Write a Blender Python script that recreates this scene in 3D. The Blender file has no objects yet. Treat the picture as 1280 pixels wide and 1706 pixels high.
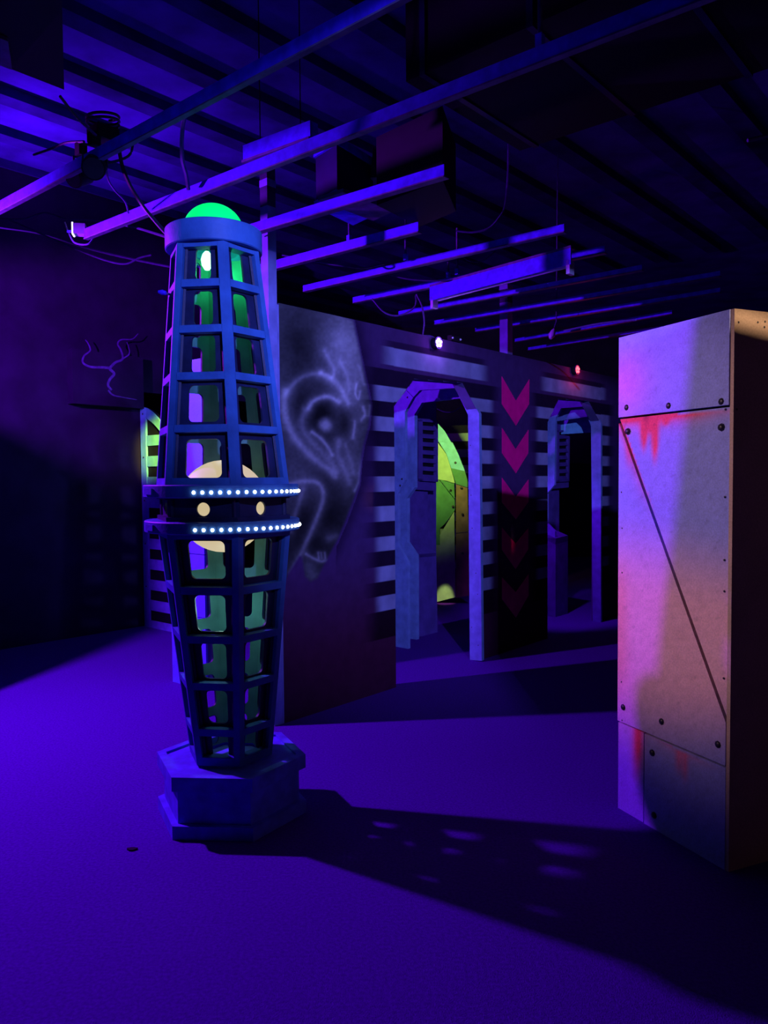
import bpy, bmesh, random
import numpy as np
from math import *
from mathutils import Vector, Matrix
random.seed(7); rng = np.random.default_rng(7)
S = bpy.context.scene
CZ = 4.15                                  # deck height
COL = S.collection

# ------------------------------------------------------------------ camera
F = 1280.0; EYE = 1.42; PITCH = -2.37; ROLL = -0.45
cam_d = bpy.data.cameras.new('camera'); cam = bpy.data.objects.new('camera', cam_d); COL.objects.link(cam)
cam_d.sensor_fit = 'HORIZONTAL'; cam_d.sensor_width = 36.0; cam_d.lens = 36.0 * F / 1280.0
cam_d.clip_start = 0.05; cam_d.clip_end = 100
RM = Matrix.Rotation(radians(90 + PITCH), 4, 'X') @ Matrix.Rotation(radians(ROLL), 4, 'Z')
cam.matrix_world = Matrix.Translation((0, 0, EYE)) @ RM
S.camera = cam
# ------------------------------------------------------------------ exposure, world
S.view_settings.view_transform = 'Standard'; S.view_settings.look = 'None'
S.view_settings.exposure = 0; S.view_settings.gamma = 1; S.view_settings.use_curve_mapping = False
w = bpy.data.worlds.new('world'); S.world = w; w.use_nodes = True
w.node_tree.nodes['Background'].inputs[0].default_value = (0.010, 0.004, 0.035, 1)
w.node_tree.nodes['Background'].inputs[1].default_value = 0.12

# ------------------------------------------------------------------ lamps
def lamp(name, kind, loc, power, color, radius=0.05, target=None, angle=60, blend=0.5):
    d = bpy.data.lights.new(name, kind); o = bpy.data.objects.new(name, d); COL.objects.link(o)
    o.location = loc; d.energy = power; d.color = color; d.shadow_soft_size = radius
    if kind == 'SPOT':
        d.spot_size = radians(angle); d.spot_blend = blend
    if target is not None:
        o.rotation_euler = (Vector(target) - Vector(loc)).to_track_quat('-Z', 'Y').to_euler()
    return o
SPOT_T = (0.66, 8.66, 0.20)              # foot of the arched screen
UV = (-2.88, 4.15, 2.62)
lamp('ultraviolet_flood', 'POINT', UV, 700, (0.34, 0.014, 1.0), 0.045)
lamp('ultraviolet_uplight', 'SPOT', (-3.15, 5.75, 2.75), 270, (0.24, 0.012, 1.0), 0.06, (-2.35, 6.05, 4.15), 100, 1.0)
lamp('wall_spot', 'SPOT', (1.12, -0.6, 2.9), 1500, (0.26, 0.26, 1.0), 0.03, (0.35, 5.7, 2.1), 52, 0.9)
lamp('tower_spot', 'SPOT', (1.05, -0.6, 2.9), 330, (0.07, 0.14, 1.0), 0.08, (-0.78, 3.2, 2.35), 30, 0.9)
lamp('panel_spot', 'SPOT', (-2.2, 1.9, 2.5), 180, (1.0, 0.60, 0.62), 0.08, (1.12, 3.0, 1.3), 31, 0.8)
lamp('corner_spot', 'SPOT', (3.4, -1.2, 3.14), 900, (1.0, 0.66, 0.40), 0.02, (1.6, 2.92, 1.88), 13, 0.3)
lamp('amber_fill', 'POINT', (3.6, 1.7, 1.5), 2.5, (1.0, 0.5, 0.25), 0.05)  # added warm fill for the dark right side of the riveted block
lamp('lime_lamp_left', 'SPOT', (-1.35, 5.85, 2.2), 700, (0.95, 1.0, 0.10), 0.06, (-1.85, 7.1, 1.86), 23, 0.5)
lamp('lime_lamp_back', 'SPOT', (0.35, 7.55, 1.9), 95, (0.85, 1.0, 0.16), 0.06, (0.56, 8.75, 1.75), 84, 1.0)
lamp('lime_hotspot', 'SPOT', (0.42, 7.7, 1.5), 130, (1.0, 0.95, 0.40), 0.02, tuple(SPOT_T), 7.5, 0.4)  # added spot standing for light through a gap low on the screen
lamp('ultraviolet_fill', 'SPOT', (1.21, 6.76, 2.1), 110, (0.30, 0.014, 1.0), 0.04, (1.75, 7.75, 0.7), 60, 0.7)  # added behind the wall to light the right portal's console

# ------------------------------------------------------------------ pixel <-> place helpers (camera at the origin)
R3 = np.array(RM.to_3x3()); CP = np.array([0, 0, EYE])
def ray(x, y): return R3 @ np.array([(x - 640) / F, -(y - 853) / F, -1.0])
def onz(x, y, z=0.0):
    d = ray(x, y); return CP + d * ((z - EYE) / d[2])
def ond(x, y, d0):
    d = ray(x, y); return CP + d * (d0 / d[1])
def onp(x, y, p, n):
    d = ray(x, y); return CP + d * (np.dot(np.array(p) - CP, n) / np.dot(d, n))
def project(P):
    v = (P - CP) @ R3; return 640 + F * v[:, 0] / -v[:, 2], 853 - F * v[:, 1] / -v[:, 2]
UP = np.array([0, 0, 1.0])

# ------------------------------------------------------------------ materials
def mat(name, col, rough=0.6, var=0.15, scale=8.0, bump=0.0, bscale=60.0, metal=0.0, spec=0.3, emit=None, estr=1.0, detail=4):
    m = bpy.data.materials.new(name); m.use_nodes = True; nt = m.node_tree; b = nt.nodes['Principled BSDF']
    b.inputs['Roughness'].default_value = rough; b.inputs['Metallic'].default_value = metal
    b.inputs['Specular IOR Level'].default_value = spec
    tc = nt.nodes.new('ShaderNodeTexCoord')
    if var > 0:
        n = nt.nodes.new('ShaderNodeTexNoise'); n.inputs['Scale'].default_value = scale; n.inputs['Detail'].default_value = detail
        nt.links.new(tc.outputs['Object'], n.inputs['Vector'])
        r = nt.nodes.new('ShaderNodeValToRGB'); r.color_ramp.elements[0].position = 0.3; r.color_ramp.elements[1].position = 0.7
        lo = [max(0, c * (1 - var)) for c in col]; hi = [min(1, c * (1 + var)) for c in col]
        r.color_ramp.elements[0].color = (*lo, 1); r.color_ramp.elements[1].color = (*hi, 1)
        nt.links.new(n.outputs['Fac'], r.inputs['Fac']); nt.links.new(r.outputs['Color'], b.inputs['Base Color'])
    else:
        b.inputs['Base Color'].default_value = (*col, 1)
    if bump > 0:
        n2 = nt.nodes.new('ShaderNodeTexNoise'); n2.inputs['Scale'].default_value = bscale; n2.inputs['Detail'].default_value = 3
        nt.links.new(tc.outputs['Object'], n2.inputs['Vector'])
        bp = nt.nodes.new('ShaderNodeBump'); bp.inputs['Strength'].default_value = bump; bp.inputs['Distance'].default_value = 0.01
        nt.links.new(n2.outputs['Fac'], bp.inputs['Height']); nt.links.new(bp.outputs['Normal'], b.inputs['Normal'])
    if emit:
        b.inputs['Emission Color'].default_value = (*emit, 1); b.inputs['Emission Strength'].default_value = estr
    return m
def vmat(name, rough=0.7, var=0.25, scale=14.0, bump=0.15, spec=0.2):
    m = mat(name, (1, 1, 1), rough, 0, bump=bump, spec=spec); nt = m.node_tree; b = nt.nodes['Principled BSDF']
    a = nt.nodes.new('ShaderNodeAttribute'); a.attribute_name = 'Col'
    tc = nt.nodes.new('ShaderNodeTexCoord'); n = nt.nodes.new('ShaderNodeTexNoise'); n.inputs['Scale'].default_value = scale; n.inputs['Detail'].default_value = 8
    nt.links.new(tc.outputs['Object'], n.inputs['Vector'])
    mr = nt.nodes.new('ShaderNodeMapRange'); mr.inputs[1].default_value = 0.3; mr.inputs[2].default_value = 0.7
    mr.inputs[3].default_value = 1 - var; mr.inputs[4].default_value = 1 + var * 0.5
    nt.links.new(n.outputs['Fac'], mr.inputs[0])
    mx = nt.nodes.new('ShaderNodeMix'); mx.data_type = 'RGBA'; mx.blend_type = 'MULTIPLY'; mx.inputs[0].default_value = 1
    nt.links.new(a.outputs['Color'], mx.inputs[6]); nt.links.new(mr.outputs[0], mx.inputs[7])
    nt.links.new(mx.outputs[2], b.inputs['Base Color'])
    return m
M = dict(
    carpet=mat('carpet', (0.085, 0.012, 0.29), 0.95, 0.22, 90, 0.5, 220, spec=0.05),
    deck=mat('ceiling_deck', (0.065, 0.02, 0.30), 0.9, 0.35, 3, 0.3, 20, spec=0.1),
    beam=mat('ceiling_beam', (0.03, 0.012, 0.14), 0.9, 0.35, 5, 0.2, 25, spec=0.1),  # darker than the deck, carries the joists' shadow stripes in its colour
    darkwall=mat('dark_wall', (0.018, 0.010, 0.040), 0.8, 0.25, 4, 0.1, 60, spec=0.12),
    core=mat('wall_core', (0.10, 0.08, 0.22), 0.8, 0.2, 6, 0.1, 50, spec=0.15),
    ply=mat('raw_timber', (0.18, 0.18, 0.50), 0.75, 0.18, 12, 0.15, 40, spec=0.15),
    timberunlit=mat('unlit_timber', (0.04, 0.035, 0.08), 0.8, 0.3, 12, spec=0.1),  # timber coloured darker for the unlit top of the posts
    rail=mat('rail_metal', (0.062, 0.02, 0.88), 0.55, 0.3, 18, 0.1, 60, spec=0.25),
    raildim=mat('rail_flange', (0.10, 0.085, 0.2), 0.6, 0.35, 18, spec=0.25),
    tower=mat('tower_paint', (0.035, 0.13, 0.36), 0.55, 0.22, 10, 0.12, 70, spec=0.25),
    towerdark=mat('tower_panel', (0.012, 0.018, 0.06), 0.5, 0.35, 12, 0.1, 70, spec=0.25),
    towerin=mat('tower_lining', (0.07, 0.19, 0.18), 0.7, 0.25, 9, 0.1, 40, spec=0.15),
    plinth=mat('plinth_paint', (0.10, 0.18, 0.62), 0.6, 0.25, 14, 0.12, 60, spec=0.2),
    frame=mat('portal_paint', (0.14, 0.22, 0.48), 0.6, 0.18, 16, 0.12, 60, spec=0.2),
    tunnel=mat('tunnel_paint', (0.085, 0.045, 0.26), 0.7, 0.2, 10, 0.1, 60, spec=0.2),
    black=mat('matt_black', (0.006, 0.005, 0.012), 0.7, 0.2, 10, spec=0.2),
    duct=mat('duct_sheet', (0.006, 0.008, 0.055), 0.5, 0.3, 6, spec=0.3),
    rivet=mat('rivet_black', (0.02, 0.018, 0.03), 0.4, 0.2, 30, spec=0.5),
    cable=mat('cable_grey', (0.07, 0.04, 0.2), 0.6, 0.2, 30, spec=0.25),
    cabledim=mat('cable_dim', (0.03, 0.015, 0.085), 0.6, 0.2, 30, spec=0.2),
    cabledark=mat('cable_black', (0.02, 0.015, 0.05), 0.6, 0.2, 30, spec=0.3),
    white=mat('white_plastic', (0.5, 0.52, 0.8), 0.45, 0.08, 20, spec=0.35),
    chevron=mat('arrow_red', (0.85, 0.004, 0.22), 0.95, 0.12, 12, spec=0.0),
    green=mat('dome_green', (0.0, 0.6, 0.12), 0.35, 0, emit=(0.0, 0.92, 0.13), estr=1.0),
    bulb=mat('bulb_glow', (0.8, 1, 0.9), 0.3, 0, emit=(0.30, 1.0, 0.50), estr=4),
    globe=mat('globe_glow', (0.25, 0.22, 0.15), 0.5, 0, emit=(0.60, 0.47, 0.27), estr=1.0),
    led=mat('led_glow', (1, 1, 1), 0.3, 0, emit=(0.85, 0.9, 1.0), estr=14),
    uvglow=mat('lamp_violet_glow', (1, 1, 1), 0.3, 0, emit=(0.75, 0.45, 1.0), estr=5),
    redglow=mat('lamp_red_glow', (1, 0.2, 0.2), 0.3, 0, emit=(1.0, 0.06, 0.07), estr=4),
    whiteglow=mat('lamp_white_glow', (1, 1, 1), 0.3, 0, emit=(0.8, 0.78, 1.0), estr=2.5),
    mural=vmat('mural_paint', 0.95, 0.14, spec=0.03), plate=vmat('plate_paint', 0.55, 0.16, 150.0, 0.10, 0.25),
    lime=mat('lime_lit_plate', (0.34, 0.50, 0.30), 0.6, 0.15, 12, 0.1, 40, spec=0.2),  # lime lamplight put into the plate colour
    greenshade=mat('green_shade_plate', (0.07, 0.24, 0.11), 0.6, 0.2, 10, 0.1, 40, spec=0.2),  # darker green for the shadow shapes on the screen
    brownplate=mat('brown_plate', (0.20, 0.13, 0.08), 0.6, 0.25, 10, 0.1, 40, spec=0.2),
    pale=mat('pale_board', (0.17, 0.50, 0.68), 0.6, 0.15, 14, 0.12, 50, spec=0.2),
    bolt=mat('lightning_paint', (0.10, 0.06, 0.26), 0.7, 0.35, 30, spec=0.1),
)

# ------------------------------------------------------------------ mesh builder
class MB:
    def __init__(s): s.v = []; s.f = []; s.mi = []
    def add(s, vs, fs, mi=0):
        b = len(s.v); s.v += [tuple(map(float, p)) for p in vs]
        for f in fs: s.f.append(tuple(b + i for i in f)); s.mi.append(mi)
        return s
    def prism(s, poly, ext, mi=0):
        poly = [np.array(p, float) for p in poly]; e = np.array(ext, float); n = len(poly)
        nrm = np.zeros(3)
        for i in range(n): nrm += np.cross(poly[i], poly[(i + 1) % n])
        if np.dot(nrm, e) > 0: poly = poly[::-1]
        vs = poly + [p + e for p in poly]
        fs = [tuple(range(n)), tuple(range(2 * n - 1, n - 1, -1))] + [(i + n, (i + 1) % n + n, (i + 1) % n, i) for i in range(n)]
        return s.add(vs, fs, mi)
    def box(s, c, a, b, d, mi=0):     # centre, three half-axis vectors
        c, a, b, d = [np.array(q, float) for q in (c, a, b, d)]
        return s.prism([c - a - b - d, c + a - b - d, c + a + b - d, c - a + b - d], 2 * d, mi)
    def lathe(s, c, prof, n=32, mi=0, ax=None):   # prof: (r, h) list
        c = np.array(c, float); ax = UP if ax is None else np.array(ax, float) / np.linalg.norm(ax)
        t = np.array([1, 0, 0]) if abs(ax[0]) < 0.8 else np.array([0, 1, 0])
        e1 = np.cross(t, ax); e1 /= np.linalg.norm(e1); e2 = np.cross(ax, e1)
        vs = []; fs = []
        for r, h in prof:
            for i in range(n):
                a = 2 * pi * i / n; vs.append(c + ax * h + (e1 * cos(a) + e2 * sin(a)) * r)
        m = len(prof)
        for j in range(m - 1):
            for i in range(n): fs.append((j * n + i, j * n + (i + 1) % n, (j + 1) * n + (i + 1) % n, (j + 1) * n + i))
        fs.append(tuple(range(n - 1, -1, -1))); fs.append(tuple((m - 1) * n + i for i in range(n)))
        return s.add(vs, fs, mi)
    def tube(s, pts, r, n=6, mi=0):
        pts = [np.array(p, float) for p in pts]; vs = []; fs = []
        for k, p in enumerate(pts):
            t = pts[min(k + 1, len(pts) - 1)] - pts[max(k - 1, 0)]; t /= max(1e-9, np.linalg.norm(t))
            q = UP if abs(t[2]) < 0.9 else np.array([1.0, 0, 0])
            a = np.cross(t, q); a /= np.linalg.norm(a); b = np.cross(a, t)
            for i in range(n): vs.append(p + (a * cos(2 * pi * i / n) + b * sin(2 * pi * i / n)) * r)
        for k in range(len(pts) - 1):
            for i in range(n): fs.append((k * n + i, (k + 1) * n + i, (k + 1) * n + (i + 1) % n, k * n + (i + 1) % n))
        fs.append(tuple(range(n))); fs.append(tuple((len(pts) - 1) * n + i for i in range(n - 1, -1, -1)))
        return s.add(vs, fs, mi)
def origin(o):
    p = Vector((0, 0, 0))
    while o is not None: p = p + o.location; o = o.parent
    return p
def obj(name, mb, mats, parent=None, smooth=False, loc=None):
    me = bpy.data.meshes.new(name); o = bpy.data.objects.new(name, me); COL.objects.link(o); o.parent = parent
    if loc is not None: o.location = loc
    off = origin(parent) + (Vector(loc) if loc is not None else Vector((0, 0, 0)))
    me.from_pydata([(x - off[0], y - off[1], z - off[2]) for x, y, z in mb.v], [], mb.f)
    for m in (mats if isinstance(mats, (list, tuple)) else [mats]): me.materials.append(m)
    me.polygons.foreach_set('material_index', mb.mi)
    bm = bmesh.new(); bm.from_mesh(me); bmesh.ops.recalc_face_normals(bm, faces=bm.faces[:]); bm.to_mesh(me); bm.free()
    if smooth:
        me.polygons.foreach_set('use_smooth', [True] * len(me.polygons)); me.set_sharp_from_angle(angle=radians(40))
    return o
def thing(name, label, cat, loc, group=None):
    o = bpy.data.objects.new(name, None); COL.objects.link(o); o.location = Vector([float(c) for c in loc]); o.empty_display_size = 0.1
    o['label'] = label; o['category'] = cat
    if group: o['group'] = group
    return o
def tag(o, label, cat, group=None):
    o['label'] = label; o['category'] = cat
    if group: o['group'] = group
    return o
def struct(o): o['kind'] = 'structure'; return o
def put(name, mesh, parent, M4):   # another copy of a shared mesh, M4 a world matrix
    o = bpy.data.objects.new(name, mesh); COL.objects.link(o); o.parent = parent
    o.matrix_local = Matrix.Translation(-origin(parent)) @ M4
    return o
def smoothline(pts, n=8):
    P = [np.array(p, float) for p in pts]; P = [2 * P[0] - P[1]] + P + [2 * P[-1] - P[-2]]; out = []
    for i in range(1, len(P) - 2):
        for k in range(n):
            t = k / n; a, b, c, d = P[i - 1:i + 3]
            out.append(0.5 * (2 * b + (c - a) * t + (2 * a - 5 * b + 4 * c - d) * t * t + (3 * b - a - 3 * c + d) * t ** 3))
    return out + [P[-2]]

# ------------------------------------------------------------------ layout of the arena
AZ = radians(41.1)
U = np.array([sin(AZ), cos(AZ), 0]); N = np.array([cos(AZ), -sin(AZ), 0]); IN = -N   # along the mural wall, its facing, its back
W0 = onz(474, 1205)                       # free end of the mural wall
def ws(px, py): return float(np.dot(onp(px, py, W0, N) - W0, U))
H = 2.44; TH = 0.09
S1L = ws(658, 1142); S1R = ws(803, 1099); S2L = ws(912.5, 1000); S2R = ws(1001, 1048); SE = 5.3
def wp(s, z, t=0.0): return W0 + U * s + UP * z + IN * t

# floor, ceiling, outer walls
struct(obj('floor', MB().prism([(-9, -4, 0), (9, -4, 0), (9, 14, 0), (-9, 14, 0)], (0, 0, -0.1)), M['carpet']))
ceil = struct(obj('ceiling', MB().prism([(-9, -4, CZ), (9, -4, CZ), (9, 14, CZ), (-9, 14, CZ)], (0, 0, 0.1)), M['deck']))
for t in np.arange(0.6, 9.5, 0.62):       # joists run along U
    c = IN * t + U * 1.5; c = np.array([c[0], c[1], CZ - 0.035])
    obj('joist', MB().box(c, U * 8, N * 0.075, UP * 0.035), M['beam'], ceil)
struct(obj('wall_back', MB().prism([(-9, 13.9, 0), (9, 13.9, 0), (9, 13.9, CZ), (-9, 13.9, CZ)], (0, 0.1, 0)), M['darkwall']))
struct(obj('wall_right', MB().prism([(8.9, -4, 0), (8.9, 13.9, 0), (8.9, 13.9, CZ), (8.9, -4, CZ)], (0.1, 0, 0)), M['darkwall']))
struct(obj('wall_front', MB().prism([(-9, -3.9, 0), (9, -3.9, 0), (9, -3.9, CZ), (-9, -3.9, CZ)], (0, -0.1, 0)), M['darkwall']))
# left wall of the arena, parallel to the mural wall
L1 = onz(245, 1042); L0 = L1 - U * 4.2
wl = struct(obj('wall_left', MB().prism([L0, L1, L1 + UP * 2.3, L1 + U * 1.5 + UP * 2.3, L1 + U * 1.5 + UP * CZ, L0 + UP * CZ], IN * 0.1), M['darkwall']))
# partition beside the lamp that shades the left wall (just outside the frame)
Q0 = np.array([-2.76, 4.68, 0]); Q1 = Q0 + IN * 1.2
struct(obj('wall_stub', MB().prism([Q0, Q1, Q1 + UP * 2.4, Q0 + UP * 2.4], -U * 0.08), M['darkwall']))
struct(obj('wall_stub_blocker', MB().prism([Q0 + UP * 2.39, Q0 + UP * 2.6, Q0 - IN * 0.28 + UP * 2.6, Q0 - IN * 0.28 + UP * 2.39], -U * 0.08), M['darkwall']))  # added unseen bar, blocks the flood from the arched panel and screen
# added baffle and lid, out of view, keeping the ultraviolet flood off rails and ceiling
struct(obj('added_baffle', MB().prism([(-2.42, 3.95, 2.60), (-3.1, 3.35, 2.60), (-3.1, 3.35, CZ), (-2.42, 3.95, CZ)], (-0.02, 0.03, 0)), M['darkwall']))
struct(obj('added_baffle_lid', MB().prism([(-3.4, 3.65, 2.75), (-2.38, 3.65, 2.75), (-2.38, 4.6, 2.75), (-3.4, 4.6, 2.75)], (0, 0, 0.03)), M['black']))
# added board over the camera, unseen, keeps the wall spot off the ceiling
struct(obj('added_flag', MB().prism([(-2.5, 0.2, 2.862), (1.6, 0.2, 2.862), (1.6, 0.2, CZ), (-2.5, 0.2, CZ)], (0, 0.04, 0)), M['darkwall']))
# added partition right of the camera, unseen, shades the corner of the riveted block
struct(obj('added_partition', MB().prism([(1.08, 0.25, 0), (3.6, 0.25, 0), (3.6, 0.25, 2.67), (1.08, 0.25, 2.67)], (0, 0.1, 0)), M['darkwall']))

struct(obj('added_partition_flap', MB().prism([(1.75, 0.25, 2.726), (3.6, 0.25, 2.726), (3.6, 0.25, 3.3), (1.75, 0.25, 3.3)], (0, 0.1, 0)), M['darkwall']))  # added board, leaves a slot that trims the corner spot
# hanging header panel with forked lightning on the left wall
P1 = onp(122, 672, L1 + N * 0.10, N); P2 = onp(240, 680, L1 + N * 0.10, N)
zt = 2.9
hp = thing('header_panel', 'dark boxed header panel on the left wall painted with forked lightning', 'panel', (P1[0], P1[1], P1[2]))
a = P1.copy(); b = P2.copy(); b[2] = a[2]
obj('board', MB().prism([a, b, np.array([b[0], b[1], 2.62]), np.array([a[0], a[1], 2.62])], IN * 0.098), M['darkwall'], hp)
def ribbon(name, pts, w0, w1, parent, m):
    P = smoothline([onp(x, y, L1 + N * 0.10, N) for x, y in pts], 6); mb = MB(); n = len(P); vs = []
    for i, p in enumerate(P):
        t = P[min(i + 1, n - 1)] - P[max(i - 1, 0)]; q = np.cross(N, t); q /= np.linalg.norm(q)
        wd = w0 + (w1 - w0) * i / (n - 1)
        for sgn in (-1, 1):
            for h in (0.0, 0.004): vs.append(p + q * wd * sgn + N * h)
    fs = []
    for i in range(n - 1):
        o = 4 * i
        fs += [(o + 1, o + 3, o + 7, o + 5), (o, o + 1, o + 5, o + 4), (o + 3, o + 2, o + 6, o + 7)]
    return obj(name, mb.add(vs, fs), m, parent)
for pts, w0_, w1_ in [([(186, 650), (180, 642), (183, 632), (190, 623), (184, 616), (183, 613)], 0.010, 0.014),
                      ([(183, 613), (168, 612), (150, 611), (138, 604), (140, 593), (150, 584), (147, 573), (142, 566)], 0.012, 0.004),
                      ([(183, 613), (192, 604), (204, 598), (201, 583), (196, 573), (202, 566), (220, 565), (230, 556)], 0.012, 0.003),
                      ([(204, 598), (215, 590), (214, 578), (211, 570)], 0.006, 0.003),
                      ([(180, 650), (188, 658), (205, 662), (228, 666)], 0.009, 0.003)]:
    ribbon('lightning_branch', pts, w0_, w1_, hp, M['bolt'])

# ------------------------------------------------------------------ mural wall
op1 = [(658, 1142), (656.5, 677), (690, 631.5), (770, 638), (798, 689), (803, 1099)]
op2 = [(912.5, 1075), (912.5, 703), (931, 664.5), (981, 668), (1001, 706), (1001, 1048)]
def sz(p):
    q = onp(p[0], p[1], W0, N); return (float(np.dot(q - W0, U)), max(0.0, float(q[2])))
o1 = [sz(p) for p in op1]; o2 = [sz(p) for p in op2]
for o in (o1, o2): o[0] = (o[1][0], 0.0); o[-1] = (o[-2][0], 0.0)
S1L, S1R, S2L, S2R = o1[0][0], o1[-1][0], o2[0][0], o2[-1][0]
wall = struct(obj('wall_middle', MB().prism([wp(s, z) for s, z in [(0, 0)] + o1 + o2 + [(SE, 0), (SE, H), (0, H)]], IN * TH), M['core']))
# pale end board of the wall and post
obj('end_board', MB().prism([wp(-0.012, 0, 0.0), wp(-0.012, 0, TH), wp(-0.012, H - 0.01, TH), wp(-0.012, H - 0.01, 0.0)], U * 0.011), M['ply'], wall)
J1 = wp(S1R, 0); J2 = wp(S2R, 0)

def segd(px, py, pts):
    d = np.full(px.shape, 1e9)
    for (x0, y0), (x1, y1) in zip(pts[:-1], pts[1:]):
        dx, dy = x1 - x0, y1 - y0; t = np.clip(((px - x0) * dx + (py - y0) * dy) / (dx * dx + dy * dy + 1e-9), 0, 1)
        d = np.minimum(d, np.hypot(px - x0 - t * dx, py - y0 - t * dy))
    return d
def inside(px, py, poly):
    r = np.zeros(px.shape, bool); n = len(poly)
    for i in range(n):
        x0, y0 = poly[i]; x1, y1 = poly[(i + 1) % n]
        c = ((y0 > py) != (y1 > py)) & (px < (x1 - x0) * (py - y0) / (y1 - y0 + 1e-12) + x0); r ^= c
    return r
def sm(x, a, b): t = np.clip((x - a) / (b - a), 0, 1); return t * t * (3 - 2 * t)
HEAD = [(440, 500), (561, 520), (591, 532), (602, 585), (614, 641), (621, 676), (617, 711), (608, 743), (604, 769), (601, 807), (591, 837), (579, 869),
        (564, 904), (546, 936), (531, 966), (517, 973), (505, 962), (500, 930), (482, 958), (440, 1000)]
def vnoise(x, y, sc, seed):
    r = np.random.default_rng(seed).random((64, 64)); x = x / sc; y = y / sc
    xi = np.floor(x).astype(int); yi = np.floor(y).astype(int); fx = x - xi; fy = y - yi; fx = fx * fx * (3 - 2 * fx); fy = fy * fy * (3 - 2 * fy)
    g = lambda i, j: r[(xi + i) % 64, (yi + j) % 64]
    return (g(0, 0) * (1 - fx) + g(1, 0) * fx) * (1 - fy) + (g(0, 1) * (1 - fx) + g(1, 1) * fx) * fy
def paint(s, z):
    P = W0[None] + s[:, None] * U[None] + z[:, None] * UP[None]
    px, py = project(P)
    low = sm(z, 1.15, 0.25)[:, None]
    c = np.array([0.056, 0.024, 0.115])[None] * (1 - low) + np.array([0.062, 0.010, 0.042])[None] * low  # reddish bounce light blended into the lower wall colour
    # --- airbrushed alien face (authored in photo pixels, stays on the wall)
    m = inside(px, py, HEAD); edge = segd(px, py, HEAD[1:-1]); soft = m * sm(edge, 0, 7)
    g = np.full(px.shape, 0.075)
    g += 0.17 * np.exp(-(((px - 583) / 34) ** 2 + ((py - 610) / 80) ** 2))
    g += 0.10 * np.exp(-(((px - 560) / 30) ** 2 + ((py - 565) / 40) ** 2))
    g += 0.07 * np.exp(-(((px - 505) / 40) ** 2 + ((py - 800) / 40) ** 2))
    g += 0.07 * np.exp(-(((px - 585) / 22) ** 2 + ((py - 770) / 50) ** 2))
    def dark(x, y, rx, ry, k):
        nonlocal g; g *= 1 - k * np.exp(-(((px - x) / rx) ** 2 + ((py - y) / ry) ** 2))
    dark(500, 575, 34, 48, 0.6); dark(536, 692, 27, 38, 0.85); dark(500, 680, 17, 42, 0.6); dark(574, 706, 12, 26, 0.7); dark(566, 640, 10, 14, 0.3)
    dark(505, 865, 20, 32, 0.55); dark(550, 860, 26, 36, 0.45); dark(560, 850, 18, 40, 0.2); dark(520, 905, 30, 14, 0.5); dark(545, 800, 20, 20, 0.4); dark(520, 775, 22, 18, 0.3)
    def stroke(pts, wd, k):
        nonlocal g; d = segd(px, py, [tuple(q) for q in smoothline(pts, 5)]); g += k * (0.5 * np.exp(-(d / (wd * 2.0)) ** 2) + 0.95 * np.exp(-(d / (wd * 0.9)) ** 2))
    stroke([(535, 622), (548, 628), (560, 638), (572, 655), (580, 672)], 5, 0.17)
    stroke([(535, 622), (515, 624), (495, 634), (478, 652)], 4, 0.07)
    stroke([(476, 652), (473, 676), (481, 711), (497, 737), (523, 764), (547, 781), (558, 793)], 6, 0.15)
    stroke([(514, 680), (520, 670), (531, 664), (547, 661), (564, 669)], 4, 0.18)
    stroke([(508, 685), (503, 702), (508, 722), (525, 742), (548, 765), (560, 785)], 6, 0.08)
    stroke([(520, 720), (535, 731), (547, 746), (553, 758)], 3, 0.16)
    stroke([(564, 734), (563, 758), (573, 781), (582, 805)], 5, 0.10)
    stroke([(575, 740), (583, 765), (590, 790)], 4, 0.06)
    stroke([(480, 808), (505, 802), (528, 804), (537, 815), (538, 831), (529, 860), (514, 895), (500, 925), (484, 955)], 4, 0.15)
    stroke([(505, 815), (497, 840), (490, 862), (484, 885)], 4, 0.09)
    stroke([(603, 768), (600, 785), (598, 803), (591, 818)], 2.5, 0.16)
    stroke([(591, 702), (590, 715), (588, 730)], 2.5, 0.13)
    stroke([(594, 640), (592, 655), (597, 665), (600, 652)], 2, 0.13)
    stroke([(605, 678), (608, 690), (602, 700)], 2.5, 0.14); stroke([(617, 676), (616, 690)], 2.5, 0.15)
    stroke([(541, 585), (550, 603), (557, 618), (553, 630)], 4, 0.10); stroke([(566, 600), (577, 625), (582, 650)], 3, 0.07)
    stroke([(598, 610), (606, 640)], 3, 0.07)
    stroke([(510, 923), (522, 930), (534, 935), (545, 934)], 2.2, 0.20)
    for x in (530, 535, 541): stroke([(x, 921), (x + 1, 930)], 1.7, 0.16)
    stroke([(548, 897), (558, 893)], 6, 0.09); stroke([(515, 945), (520, 958)], 11, 0.09)
    stroke([(500, 985), (503, 1040)], 4, 0.02)
    g += 0.30 * np.exp(-(np.hypot(px - 542, py - 708) / 10.5) ** 2.6)
    g = 1.75 * np.maximum(g, 0) ** 1.25
    g = np.clip(g * (0.86 + 0.28 * vnoise(px, py, 4, 3)) * (0.88 + 0.24 * vnoise(px, py, 16, 5)), 0.012, 0.9)
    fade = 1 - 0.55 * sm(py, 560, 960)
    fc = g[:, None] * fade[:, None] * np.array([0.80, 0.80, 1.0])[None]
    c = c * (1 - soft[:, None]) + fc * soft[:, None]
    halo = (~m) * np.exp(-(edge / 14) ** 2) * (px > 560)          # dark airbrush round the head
    c = c * (1 - 0.55 * halo[:, None])
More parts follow.
